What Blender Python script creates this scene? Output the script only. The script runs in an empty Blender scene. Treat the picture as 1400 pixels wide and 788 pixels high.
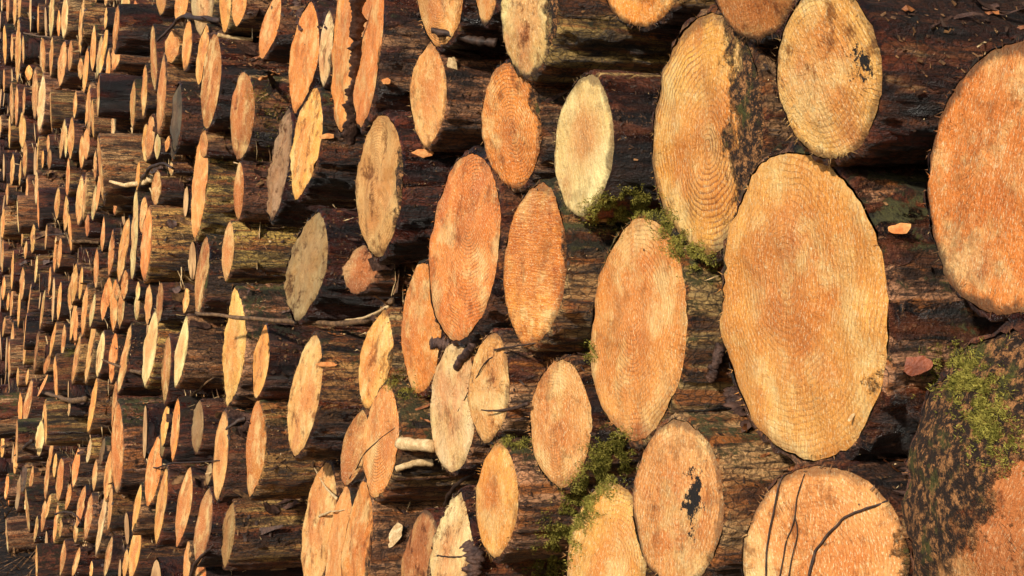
import bpy, bmesh, math, random
import numpy as np
from mathutils import Vector, Matrix, noise
from mathutils.bvhtree import BVHTree
random.seed(7)
R = random.random
def U(a, b): return a + (b - a) * R()

# ------------------------------------------------------------------ frame of the place
# metres; the log wall runs along -X, its logs point out towards -Y, the camera stands 1.2 m in front of it
CAMZ = 1.95
D = 1.2
KLEAN = 0.09                      # the face of the pile leans back a little
TH = math.atan(880 / 2000.0)
CAM = Vector((0, 0, CAMZ))
Fw = Vector((-math.cos(TH), math.sin(TH), 0))
Rt = Vector((math.sin(TH), math.cos(TH), 0))
Up = Vector((0, 0, 1))
def ray(px, py):
    return Fw * 2000 + Rt * (px - 700) + Up * (394 - py)
def wall_hit(px, py, t=1.0):
    d = ray(px, py)
    return d * (D * t / (d.y - KLEAN * d.z))

scn = bpy.context.scene
col = scn.collection
def tag(o, label=None, cat=None, group=None, kind=None):
    if label: o['label'] = label
    if cat: o['category'] = cat
    if group: o['group'] = group
    if kind: o['kind'] = kind
def link(name, me, m, parent=None, mw=None):
    o = bpy.data.objects.new(name, me)
    col.objects.link(o)
    if m: me.materials.append(m)
    if parent: o.parent = parent
    if mw is not None: o.matrix_world = mw
    return o
def mesh(name, vs, fs, smooth=True):
    me = bpy.data.meshes.new(name)
    me.from_pydata([tuple(v) for v in vs], [], fs)
    if smooth: me.polygons.foreach_set('use_smooth', [True] * len(me.polygons))
    me.update()
    return me

# ------------------------------------------------------------------ node helpers
class NT:
    def __init__(s, name):
        s.m = bpy.data.materials.new(name); s.m.use_nodes = True
        s.t = s.m.node_tree; s.t.nodes.clear()
        s.out = s.t.nodes.new('ShaderNodeOutputMaterial')
        s.b = s.t.nodes.new('ShaderNodeBsdfPrincipled')
        s.t.links.new(s.b.outputs[0], s.out.inputs[0])
    def n(s, typ, **kw):
        q = s.t.nodes.new(typ)
        for k, v in kw.items(): setattr(q, k, v)
        return q
    def set(s, sock, v):
        if isinstance(v, bpy.types.NodeSocket): s.t.links.new(v, sock)
        elif v is not None:
            try: sock.default_value = v
            except Exception: sock.default_value = (*v, 1)
    def math(s, op, a, b=None, c=None, clamp=False):
        q = s.n('ShaderNodeMath', operation=op, use_clamp=clamp)
        s.set(q.inputs[0], a)
        if b is not None: s.set(q.inputs[1], b)
        if c is not None: s.set(q.inputs[2], c)
        return q.outputs[0]
    def vmath(s, op, a, b=None):
        q = s.n('ShaderNodeVectorMath', operation=op)
        s.set(q.inputs[0], a)
        if b is not None: s.set(q.inputs[1], b)
        return q.outputs[0]
    def noise(s, vec, scale, detail=4, rough=0.6, dist=0.0):
        q = s.n('ShaderNodeTexNoise'); s.set(q.inputs['Vector'], vec)
        q.inputs['Scale'].default_value = scale; q.inputs['Detail'].default_value = detail
        q.inputs['Roughness'].default_value = rough; q.inputs['Distortion'].default_value = dist
        return q.outputs['Fac']
    def voro(s, vec, scale, feature='F1', out='Distance'):
        q = s.n('ShaderNodeTexVoronoi', feature=feature); s.set(q.inputs['Vector'], vec)
        q.inputs['Scale'].default_value = scale
        return q.outputs[out]
    def ramp(s, v, lo, hi, a=0.0, b=1.0):
        q = s.n('ShaderNodeMapRange', clamp=True, interpolation_type='SMOOTHSTEP'); s.set(q.inputs['Value'], v)
        s.set(q.inputs['From Min'], lo); s.set(q.inputs['From Max'], hi)
        q.inputs['To Min'].default_value = a; q.inputs['To Max'].default_value = b
        return q.outputs[0]
    def mix(s, f, a, b, mode='MIX'):
        q = s.n('ShaderNodeMix', data_type='RGBA', blend_type=mode); s.set(q.inputs[0], f)
        s.set(q.inputs[6], a); s.set(q.inputs[7], b)
        return q.outputs[2]
    def bump(s, h, dist, strength=1.0, normal=None):
        q = s.n('ShaderNodeBump'); q.inputs['Distance'].default_value = dist
        q.inputs['Strength'].default_value = strength; s.set(q.inputs['Height'], h)
        if normal: s.set(q.inputs['Normal'], normal)
        return q.outputs[0]
    def attr(s, name):
        q = s.n('ShaderNodeAttribute', attribute_type='OBJECT', attribute_name=name)
        return q.outputs['Fac']
    def coords(s):
        """object coordinates shifted per object so no two logs share a pattern"""
        tc = s.n('ShaderNodeTexCoord').outputs['Object']
        oi = s.n('ShaderNodeObjectInfo')
        r = s.math('MULTIPLY', oi.outputs['Random'], 173.0)
        c = s.n('ShaderNodeCombineXYZ'); s.set(c.inputs[0], r); s.set(c.inputs[1], r)
        s.set(c.inputs[2], s.math('MULTIPLY', r, 0.37))
        return tc, s.vmath('ADD', tc, c.outputs[0]), oi
    def scale(s, v, x, y, z):
        return s.vmath('MULTIPLY', v, (x, y, z))

def mat_face():
    s = NT('sawn_wood')
    tc, pc, oi = s.coords()
    sep = s.n('ShaderNodeSeparateXYZ'); s.set(sep.inputs[0], tc)
    x, y = sep.outputs[0], sep.outputs[1]
    rad = s.attr('rad')
    # distance from the pith, wobbling
    cx = s.math('SUBTRACT', x, s.attr('pith_x')); cy = s.math('SUBTRACT', y, s.attr('pith_y'))
    wob = s.noise(pc, 7.0, 3, 0.5)
    wob2 = s.noise(pc, 28.0, 3, 0.6)
    d = s.math('SQRT', s.math('ADD', s.math('MULTIPLY', cx, cx), s.math('MULTIPLY', cy, cy)))
    dn = s.math('DIVIDE', d, rad)
    dd = s.math('ADD', s.math('ADD', d, s.math('MULTIPLY', wob, 0.030)), s.math('MULTIPLY', wob2, 0.005))
    # rings: spacing drifts
    ph = s.math('MULTIPLY', dd, s.attr('ringf'))
    fr = s.math('FRACT', ph)
    late = s.ramp(fr, 0.45, 0.93)
    late = s.math('MULTIPLY', late, s.ramp(fr, 1.0, 0.94))
    vis = s.ramp(s.noise(pc, 9.0, 3), 0.36, 0.62, 0.15, 1.0)
    late = s.math('MULTIPLY', late, s.math('MULTIPLY', vis, s.attr('ringv')))
    # base tone from the object's own colour; redder heart, paler rim
    base = oi.outputs['Color']; fresh = s.attr('fresh')
    heart = s.ramp(s.math('ADD', dn, s.math('MULTIPLY', s.math('SUBTRACT', s.noise(pc, 6.0, 4), 0.5), 1.3)), 0.25, 0.85)
    c = s.mix(heart, s.mix(s.math('MULTIPLY', fresh, 0.6), base, (0.74, 0.25, 0.06, 1)), base)
    pale = s.ramp(s.noise(s.scale(pc, 1, 1, 1), 11.0, 5, 0.65), 0.47, 0.64)
    c = s.mix(s.math('MULTIPLY', s.math('MULTIPLY', pale, 0.5), fresh), c, (1.0, 0.80, 0.36, 1))
    red = s.ramp(s.noise(s.vmath('ADD', pc, (5, 9, 3)), 5.0, 5, 0.6), 0.53, 0.7)
    c = s.mix(s.math('MULTIPLY', s.math('MULTIPLY', red, 0.62), fresh), c, (0.58, 0.165, 0.05, 1))
    c = s.mix(s.math('MULTIPLY', late, 0.85), c, (0.40, 0.14, 0.04, 1))
    lum = s.ramp(s.noise(s.vmath('ADD', pc, (7, 3, 6)), 8.0, 4, 0.6), 0.36, 0.64, 0.0, 1.0)
    c = s.mix(s.math('MULTIPLY', s.math('SUBTRACT', 1.0, lum), 0.65), c, s.mix(1.0, c, (0.80, 0.58, 0.36, 1), 'MULTIPLY'))
    # saw streaks across the face
    q = s.n('ShaderNodeVectorRotate', rotation_type='Z_AXIS'); s.set(q.inputs['Vector'], tc); s.set(q.inputs['Angle'], s.attr('sawang'))
    sv = q.outputs[0]
    saw = s.noise(s.scale(sv, 22, 330, 22), 1.0, 4, 0.6)
    saw2 = s.noise(s.scale(sv, 9, 90, 9), 1.0, 2, 0.5)
    c = s.mix(s.math('MULTIPLY', s.ramp(saw, 0.38, 0.62), s.attr('sawv')), c, s.mix(1.0, c, (0.70, 0.54, 0.38, 1), 'MULTIPLY'))
    # pores and speckles
    sp = s.noise(s.scale(sv, 0.35, 1.3, 1), 420.0, 4, 0.7)
    c = s.mix(s.ramp(sp, 0.52, 0.70, 0, 0.6), c, s.mix(1.0, c, (0.50, 0.32, 0.20, 1), 'MULTIPLY'))
    hl = s.noise(s.scale(s.vmath('ADD', sv, (2, 2, 8)), 0.4, 1.3, 1), 360.0, 3, 0.7)
    c = s.mix(s.math('MULTIPLY', s.ramp(hl, 0.52, 0.70, 0, 0.6), fresh), c, (0.99, 0.86, 0.50, 1))
    # dirt
    dirt = s.math('MULTIPLY', s.ramp(s.noise(s.vmath('ADD', pc, (9, 1, 4)), 15.0, 7, 0.75), 0.51, 0.64), s.attr('dirt'))
    c = s.mix(dirt, c, s.mix(1.0, c, (0.28, 0.19, 0.13, 1), 'MULTIPLY'))
    edge = s.math('DIVIDE', s.math('SQRT', s.math('ADD', s.math('MULTIPLY', x, x), s.math('MULTIPLY', y, y))), rad)
    en = s.math('ADD', edge, s.math('MULTIPLY', s.math('SUBTRACT', s.noise(pc, 30.0, 5, 0.7), 0.5), 0.34))
    c = s.mix(s.math('MULTIPLY', s.ramp(en, 0.87, 0.97), s.attr('rim')), c, (0.075, 0.04, 0.022, 1))
    # black mould spots
    bl = s.ramp(s.noise(s.vmath('ADD', pc, (3, 7, 1)), 24.0, 5, 0.7), s.math('SUBTRACT', 0.80, s.math('MULTIPLY', s.attr('spots'), 0.2)), 0.80)
    bl = s.math('MULTIPLY', bl, s.ramp(s.attr('spots'), 0.0, 0.1))
    c = s.mix(bl, c, (0.018, 0.013, 0.010, 1))
    bx = s.math('SUBTRACT', x, s.attr('blot_x')); by = s.math('MULTIPLY', s.math('SUBTRACT', y, s.attr('blot_y')), 0.5)
    bd = s.math('DIVIDE', s.math('SQRT', s.math('ADD', s.math('MULTIPLY', bx, bx), s.math('MULTIPLY', by, by))), rad)
    bd = s.math('ADD', bd, s.math('MULTIPLY', s.math('SUBTRACT', s.noise(s.vmath('ADD', pc, (4, 4, 4)), 30.0, 7, 0.8), 0.5), 1.3))
    blt = s.ramp(s.math('SUBTRACT', s.attr('blot'), bd), 0.0, 0.03)
    c = s.mix(blt, c, (0.016, 0.012, 0.010, 1))
    # bark dragged over one side (scar) with crumbly patches
    ang = s.n('ShaderNodeVectorRotate', rotation_type='Z_AXIS'); s.set(ang.inputs['Vector'], tc); s.set(ang.inputs['Angle'], s.attr('scarang'))
    sx = s.n('ShaderNodeSeparateXYZ'); s.set(sx.inputs[0], ang.outputs[0])
    sxn = s.math('ADD', s.math('DIVIDE', sx.outputs[0], rad), s.math('MULTIPLY', s.math('SUBTRACT', s.noise(pc, 13.0, 7, 0.75), 0.5), 1.5))
    scar = s.ramp(sxn, s.attr('scar'), s.math('ADD', s.attr('scar'), 0.16))
    sc = s.mix(s.ramp(s.noise(pc, 70.0, 7, 0.8), 0.48, 0.60), (0.030, 0.016, 0.010, 1), (0.50, 0.22, 0.075, 1))
    sc = s.mix(s.ramp(s.noise(s.vmath('ADD', pc, (1, 4, 4)), 16.0, 4, 0.7), 0.52, 0.66), sc, (0.085, 0.08, 0.018, 1))
    c = s.mix(scar, c, sc)
    # radial drying cracks
    at = s.math('ARCTAN2', cy, cx)
    cc = s.n('ShaderNodeCombineXYZ'); s.set(cc.inputs[0], s.math('MULTIPLY', at, 2.4)); s.set(cc.inputs[1], s.math('MULTIPLY', d, 3.0))
    s.set(cc.inputs[2], s.math('MULTIPLY', oi.outputs['Random'], 91.0))
    cr = s.noise(cc.outputs[0], 3.0, 3, 0.6, 0.3)
    crk = s.math('ABSOLUTE', s.math('SUBTRACT', cr, 0.5))
    crk = s.ramp(crk, 0.008, 0.0)
    crk = s.math('MULTIPLY', crk, s.math('MULTIPLY', s.attr('cracks'), s.ramp(s.noise(pc, 12.0, 2), 0.45, 0.6)))
    c = s.mix(crk, c, (0.09, 0.04, 0.02, 1))
    s.set(s.b.inputs['Base Color'], c)
    s.b.inputs['Roughness'].default_value = 0.78
    s.b.inputs['Specular IOR Level'].default_value = 0.25
    h = s.math('ADD', s.math('MULTIPLY', saw, 0.55), s.math('MULTIPLY', saw2, 0.6))
    h = s.math('ADD', h, s.math('MULTIPLY', s.noise(pc, 170.0, 5, 0.75), 1.1))
    h = s.math('SUBTRACT', h, s.math('MULTIPLY', late, 0.28))
    h = s.math('SUBTRACT', h, s.math('MULTIPLY', crk, 1.2))
    h = s.math('ADD', h, s.math('MULTIPLY', s.math('MULTIPLY', scar, s.noise(pc, 60.0, 5, 0.75)), 5.0))
    h = s.math('SUBTRACT', h, s.math('MULTIPLY', bl, 0.6))
    s.set(s.b.inputs['Normal'], s.bump(h, 0.0042, 1.0))
    return s.m

def mat_bark():
    s = NT('wet_bark')
    tc, pc, oi = s.coords()
    pl = s.scale(pc, 1, 1, 0.20)            # stretched along the log
    pll = s.scale(pc, 1, 1, 0.10)
    big = s.noise(pl, 7.0, 5, 0.62)
    med = s.noise(pl, 26.0, 6, 0.7, 0.4)
    fine = s.noise(pc, 150.0, 5, 0.75)
    vor = s.voro(s.vmath('ADD', pl, s.scale(s.n('ShaderNodeTexNoise').outputs['Color'], 0, 0, 0)), 38.0, 'DISTANCE_TO_EDGE')
    c = s.mix(s.ramp(med, 0.40, 0.60), (0.006, 0.003, 0.0025, 1), (0.17, 0.052, 0.023, 1))
    c = s.mix(s.math('MULTIPLY', s.ramp(big, 0.46, 0.62, 0, 0.85), s.ramp(fine, 0.35, 0.6)), c, (0.36, 0.075, 0.02, 1))
    c = s.mix(s.ramp(fine, 0.54, 0.66, 0, 0.8), c, (0.40, 0.19, 0.09, 1))
    # peeled wood
    pn = s.math('ADD', s.noise(s.vmath('ADD', pl, (4, 4, 1)), 9.0, 7, 0.68, 0.5), s.math('MULTIPLY', s.math('SUBTRACT', s.attr('peel'), 0.5), 0.6))
    peel = s.ramp(pn, 0.54, 0.58)
    fib = s.noise(pll, 120.0, 5, 0.7)
    fib2 = s.noise(s.scale(pc, 1, 1, 0.05), 36.0, 4, 0.6)
    wc = s.mix(s.ramp(fib2, 0.40, 0.56), (0.52, 0.17, 0.035, 1), oi.outputs['Color'])
    wc = s.mix(s.ramp(fib, 0.49, 0.62, 0, 0.88), wc, (0.035, 0.018, 0.010, 1))
    wc = s.mix(s.ramp(s.noise(pl, 34.0, 6, 0.75), 0.53, 0.62, 0, 0.9), wc, (0.03, 0.014, 0.008, 1))
    # worm-eaten network on the inner bark
    wv = s.voro(s.scale(s.vmath('ADD', pc, (0, 0, 0)), 1, 1, 0.6), 75.0, 'DISTANCE_TO_EDGE')
    wc = s.mix(s.math('MULTIPLY', s.ramp(wv, 0.10, 0.03), 0.6), wc, (0.05, 0.022, 0.010, 1))
    c = s.mix(peel, c, wc)
    # pale lichen crust, and wet glints painted into the bark colour
    gr = s.ramp(s.noise(s.vmath('ADD', pl, (8, 2, 2)), 55.0, 8, 0.85), 0.60, 0.66)
    gr = s.math('MULTIPLY', gr, s.ramp(s.noise(s.vmath('ADD', pl, (1, 2, 7)), 6.0, 3), 0.5, 0.62))
    c = s.mix(s.math('MULTIPLY', gr, 0.7), c, (0.50, 0.40, 0.30, 1))
    # moss film on the upper side
    geo = s.n('ShaderNodeNewGeometry'); sn = s.n('ShaderNodeSeparateXYZ'); s.set(sn.inputs[0], geo.outputs['Normal'])
    mo = s.math('ADD', s.noise(s.vmath('ADD', pc, (6, 6, 6)), 16.0, 8, 0.8), s.math('MULTIPLY', sn.outputs[2], 0.12))
    mo = s.ramp(s.math('ADD', mo, s.math('MULTIPLY', s.attr('moss'), 0.22)), 0.72, 0.80)
    mc = s.mix(s.noise(pc, 200.0, 3), (0.07, 0.06, 0.014, 1), (0.19, 0.17, 0.04, 1))
    c = s.mix(mo, c, mc)
    dk = s.ramp(s.noise(s.vmath('ADD', pl, (3, 8, 8)), 12.0, 6, 0.7), 0.42, 0.54, 0.92, 0.0)
    c = s.mix(dk, c, s.mix(1.0, c, (0.16, 0.13, 0.12, 1), 'MULTIPLY'))
    c = s.mix(s.math('MULTIPLY', s.attr('dark'), s.ramp(s.noise(s.vmath('ADD', pl, (5, 1, 8)), 9.0, 5, 0.7), 0.66, 0.56)), c, s.mix(1.0, c, (0.30, 0.15, 0.12, 1), 'MULTIPLY'))
    s.set(s.b.inputs['Base Color'], c)
    rough = s.ramp(s.noise(pl, 18.0, 4), 0.35, 0.65, 0.16, 0.55)
    rough = s.math('MAXIMUM', rough, s.math('MULTIPLY', peel, 0.48))
    s.set(s.b.inputs['Roughness'], s.math('MAXIMUM', rough, s.math('MULTIPLY', mo, 0.95)))
    h = s.math('ADD', s.math('MULTIPLY', med, 3.2), s.math('MULTIPLY', fine, 1.6))
    h = s.math('ADD', h, s.math('MULTIPLY', s.noise(pc, 60.0, 5, 0.7), 2.0))
    h = s.math('SUBTRACT', h, s.math('MULTIPLY', peel, 1.3))
    h = s.math('ADD', h, s.math('MULTIPLY', s.math('MULTIPLY', peel, fib), 0.9))
    h = s.math('ADD', h, s.math('MULTIPLY', mo, s.math('MULTIPLY', fine, 3.0)))
    s.set(s.b.inputs['Normal'], s.bump(h, 0.009, 1.0))
    return s.m

def mat_simple(name, a, b, scale, rough=0.8, bumpd=0.002, stretch=(1, 1, 1), spec=0.3):
    s = NT(name)
    tc, pc, oi = s.coords()
    p = s.scale(pc, *stretch)
    n = s.noise(p, scale, 6, 0.7)
    c = s.mix(s.ramp(n, 0.36, 0.66), (*a, 1), (*b, 1))
    c = s.mix(s.ramp(s.noise(pc, scale * 5, 3, 0.7), 0.5, 0.75, 0, 0.5), c, s.mix(1.0, c, (0.35, 0.3, 0.25, 1), 'MULTIPLY'))
    s.set(s.b.inputs['Base Color'], c)
    s.b.inputs['Roughness'].default_value = rough
    s.b.inputs['Specular IOR Level'].default_value = spec
    s.set(s.b.inputs['Normal'], s.bump(s.noise(p, scale * 3, 5, 0.7), bumpd, 1.0))
    return s.m

M_FACE = mat_face(); M_BARK = mat_bark()
M_STRIP = mat_simple('bark_strip', (0.028, 0.014, 0.011), (0.12, 0.06, 0.04), 40, 0.5, 0.004)
M_STICK = mat_simple('stick_wood', (0.055, 0.03, 0.016), (0.22, 0.12, 0.055), 60, 0.65, 0.002)
M_DTWIG = mat_simple('dark_twig', (0.02, 0.011, 0.008), (0.075, 0.04, 0.026), 60, 0.55, 0.002)
M_STRAW = mat_simple('straw', (0.45, 0.27, 0.11), (0.75, 0.55, 0.3), 90, 0.6, 0.001)
M_CHIP = mat_simple('fresh_chip', (0.55, 0.17, 0.04), (0.75, 0.36, 0.12), 50, 0.7, 0.001)
M_PALE = mat_simple('pale_wood', (0.42, 0.26, 0.11), (0.74, 0.52, 0.27), 60, 0.75, 0.002)
M_MOSS = mat_simple('moss_green', (0.10, 0.092, 0.015), (0.36, 0.30, 0.06), 60, 0.95, 0.001, spec=0.1)
M_SOIL = mat_simple('soil', (0.008, 0.006, 0.005), (0.04, 0.026, 0.018), 14, 0.85, 0.02)
M_LITTER = mat_simple('litter', (0.03, 0.014, 0.008), (0.30, 0.15, 0.06), 25, 0.7, 0.001)

# ------------------------------------------------------------------ survey of the log ends
# each row: top x,y  bottom x,y  width  tone   (pixels of a 1400x788 survey frame, turned into metres below)
TONES = dict(o=(0.90, 0.31, 0.06), t=(0.88, 0.47, 0.135), y=(0.93, 0.72, 0.32), g=(0.36, 0.24, 0.12),
             d=(0.46, 0.18, 0.055), b=(0.94, 0.42, 0.10), k=(0.10, 0.09, 0.07))
BIG = [
 # xt,yt,xb,yb,w,tone,opts,label
 (1080,208,1113,630,228,'b',dict(scar=1.12,scarang=.5,rim=.12,spots=.1,dirt=.1,pith=(-.05,.2),ringv=.42,ragR=.05,lump=.35),'largest orange log end with faint rings and a chewed upper right edge'),
 (1402,62,1372,430,246,'o',dict(rim=.8,spots=.35,ringv=.12),'big orange log end cut off by the right edge, above the mossy one'),
 (1388,458,1372,905,290,'d',dict(dome=.28,scar=-.22,scarang=3.75,spots=.6,rim=1,dirt=1,rough=2),'big dark mossy crumbling log end in the lower right corner'),
 (1128,638,1125,905,228,'t',dict(ringv=.35,cracks=.4,rim=.6),'tan log end crossed by thin dark twigs, below the largest log'),
 (1124,-18,1140,220,146,'t',dict(blot=(.70,.05,.10),scar=.98,scarang=0,spots=.1,pith=(-.1,.05),cracks=.5,ringv=.55,rim=.6),'tan log end with reddish wedge crack and black streak near its right edge'),
 (972,20,962,346,150,'b',dict(scar=.42,scarang=0,ringv=1.0,pith=(.1,-.1),rim=.6,spots=.2),'orange log end with bold rings and dark crumbling bark down its right side'),
 (1018,-140,1038,56,122,'d',dict(ringv=.4,dirt=.8,rim=.8),'dark orange log end hanging down between the two ringed logs at the top'),
 (868,-160,880,38,128,'o',dict(cracks=.8,dirt=.5,rim=.8),'orange log end at the top edge with cracked bark beneath it'),
 (882,298,862,598,131,'b',dict(ringv=.6,pith=(0,.1),rim=.25,dirt=.3),'tall tan log end with fine oval rings, left of the largest log'),
 (925,574,927,806,124,'t',dict(ringv=.45,spots=.3,rim=.7,blot=(.42,.08,.13)),'pinkish tan log end marked with black spots on its right half'),
 (836,660,820,870,108,'t',dict(ringv=.6,rim=.5),'tan log end at the bottom edge half tucked behind the black spotted one'),
 (764,493,766,666,84,'t',dict(ringv=.4,rim=.25,fuzz=2,dirt=.6),'small rough tan log end with frayed edge, left of the moss streak'),
 (804,103,790,297,80,'y',dict(ringv=.1,rim=.7,dirt=.4),'pale cream oval log end above the green moss patch'),
 (692,88,704,258,82,'o',dict(ringv=.8,dirt=.8,rim=.5,pith=(.1,-.1)),'ringed orange log end with a broken top, left of the pale cream one'),
 (738,251,722,473,86,'o',dict(ringv=.15,saw=0.05,sawv=1.0,dirt=.5,rim=.6),'deep orange log end with horizontal saw lines across it'),
 (646,212,622,466,95,'o',dict(ringv=.9,pith=(.25,.35),rim=.3,spots=.1),'large orange log end with arched rings near its top, centre of the pile'),
 (576,362,573,538,54,'o',dict(ringv=.2,rim=.2),'smooth reddish orange log end, lower left of the arched ring one'),
 (621,466,616,646,63,'y',dict(ringv=.2,rim=.3,dirt=.6),'pale straw coloured log end with a dark bark sliver at its top'),
 (671,455,664,606,56,'t',dict(ringv=.5,dirt=1,rim=.6,cracks=.6),'dirty tan log end squeezed behind the pale straw coloured one'),
 (681,607,675,764,58,'b',dict(ringv=.1,rim=.4,dirt=.4),'pinkish orange log end with frayed left edge and red streaks'),
 (626,676,606,836,55,'y',dict(ringv=.1,dirt=1,rim=.5,rough=2),'pale rough square topped log end with a short twig stuck on it'),
 (583,699,560,872,52,'d',dict(spots=.4,dirt=1,rim=.9,scar=.6),'dark stained orange log end left of the pale rough one'),
 (527,526,512,681,49,'b',dict(ringv=1.0,rim=.15,pith=(0,.3)),'clean light orange log end with fine oval rings, left of the pale stub'),
 (494,560,470,664,40,'b',dict(ringv=.8,rim=.2,cracks=.5),'cracked light orange log end tucked left of the clean ringed one'),
 (525,425,500,558,45,'b',dict(ringv=.1,dirt=.8,rim=.5),'pinkish log end with pale fibres, under the long stick tip'),
 (523,158,513,351,62,'g2',dict(ringv=.6,dirt=.9,rim=.3),'brownish grey topped orange log end left of centre'),
 (587,59,582,202,50,'t',dict(ringv=.15,dirt=.7,rim=.5),'tan oval log end below the upside bark splinter near the top'),
 (594,-90,600,66,68,'b',dict(ringv=1.0,rim=.3),'ringed orange log end cut by the top edge above the bark splinter'),
 (662,-90,662,35,34,'b',dict(ringv=.1,rim=1,cracks=.6),'small pinkish log end poking in from the top edge'),
 (727,-90,718,106,78,'y',dict(scar=.6,dirt=1,rim=1,rough=2,spots=.3),'pale ragged log end with black mould at the top edge'),
 (478,-50,465,178,36,'o',dict(ringv=.1,rim=.2),'long orange log end just left of the hanging bark strip'),
 (515,-40,492,172,32,'o',dict(ringv=.1,rim=.2),'orange log end just right of the hanging bark strip'),
 (424,0,402,154,42,'o',dict(ringv=.1,rim=.2,dirt=.4),'orange log end with a black bark scrap near its top'),
 (449,14,440,118,22,'y',dict(ringv=.1,rim=.7,dirt=.8),'pale rough log end squeezed between two orange ones near the top'),
 (432,120,404,273,38,'b',dict(ringv=.1,rim=.2,rough=1.6),'light orange log end with a splintered right edge'),
 (394,150,369,304,24,'g',dict(rim=.8,dirt=1,rough=2),'weathered grey log end leaning against a light orange one'),
 (435,290,402,438,54,'g',dict(rim=.4,dirt=1,rough=1.6),'weathered grey cracked log end above the long stick'),
 (500,335,482,402,46,'d',dict(rough=3,dirt=1,rim=.4),'broken stub of crumbly orange wood below the grey topped log'),
 (430,460,402,621,40,'t',dict(ringv=.1,spots=.3,dirt=.8,rim=.3),'tan log end with dark rotten upper right side, under the long stick'),
 (446,632,424,806,42,'t',dict(dirt=.8,rim=.2),'tan log end with a pale splinter leaning on it'),
 (472,664,452,856,30,'b',dict(dirt=.4,cracks=.5,rim=.2),'thin pinkish log end with long vertical crack at the bottom'),
 (497,660,476,856,38,'o',dict(rim=.2),'deep orange log end at the bottom, left of the fibrous yellow log side'),
 (350,548,340,679,35,'o',dict(rim=.1),'smooth deep orange log end under the small ledge of bark'),
 (362,445,349,545,22,'b',dict(rim=.1),'narrow light orange log end just right of the split spindle one'),
 (321,393,310,553,38,'t',dict(rim=.2,ringv=.3,cracks=1,rough=1.5),'split spindle shaped tan log end crossed by the stick'),
 (380,-10,356,80,24,'o',dict(rim=.1),'orange log end at the top edge with a slanting black line'),
 (334,98,326,217,32,'o',dict(ringv=.3,rim=.2),'bright orange log end standing alone in the upper left'),
 (294,47,281,176,26,'o',dict(ringv=.1,rim=.2),'bright smooth orange spindle shaped log end near the top left'),
 (278,178,265,325,21,'b',dict(rim=.15),'slim pale orange log end above the bark covered log side'),
 (327,222,324,300,13,'o',dict(rim=.1),'small bright orange sliver of a log end beside dark moss'),
 (313,302,307,384,17,'t',dict(rim=.2),'tan log end with long bare brown log side to its right'),
 (184,0,179,62,15,'o',dict(rim=.2),'long smooth orange spindle log end at the upper left edge'),
 (216,9,202,153,29,'o',dict(rim=.2,hide=1),'x'),
]
BIG = [b for b in BIG if not b[6].get('hide')]
TONES['g2'] = (0.60, 0.34, 0.13)
S = 3.94
A = """40 -60 38 122 20 b|8 -40 8 65 8 y|80 -30 75 140 20 t|108 -60 100 110 16 t|163 -50 162 175 10 y|205 25 202 185 9 b|282 -60 272 200 26 y|315 50 312 205 22 o|352 -20 340 205 38 y|432 45 428 290 24 t|450 -20 432 240 16 t|570 40 562 160 20 t|565 -60 565 35 24 b|515 -40 514 15 12 t|675 -60 670 100 50 y|740 -60 708 245 58 o|870 -150 862 80 60 t|975 -90 950 115 100 b|1090 -150 1085 195 120 y|1215 -120 1205 180 60 b|1300 -100 1268 140 80 b|505 140 495 380 30 b|545 190 520 420 24 y|575 140 530 410 32 b|635 160 608 380 56 o|582 265 570 505 30 b|470 255 448 500 28 b|432 310 430 430 30 t|482 450 458 680 22 b|345 225 318 465 45 t|380 215 370 385 28 b|228 205 232 400 26 b|278 270 270 390 16 t|22 130 25 350 22 b|62 180 60 330 18 t|100 100 92 440 30 b|122 190 124 345 14 t|155 350 152 435 40 b|20 370 20 500 10 t|60 440 62 670 24 t|88 460 84 680 24 b|130 470 125 620 14 t|188 370 185 640 32 t|232 400 208 715 44 y|120 600 118 800 40 t|50 620 48 800 12 t|2 620 2 720 8 t|258 725 258 830 16 t|405 490 395 640 26 b|385 630 375 860 36 b|352 670 350 850 22 y|465 690 460 860 36 b|622 530 598 800 22 y|718 435 710 690 26 t|780 345 765 635 34 b|880 300 850 720 50 b|815 620 790 860 54 b|850 710 840 860 34 y|905 730 890 820 26 t|960 450 935 820 56 k|935 160 915 340 80 b|1015 110 990 380 56 b|1110 140 1065 450 58 b|1095 700 1090 850 48 b"""
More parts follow.
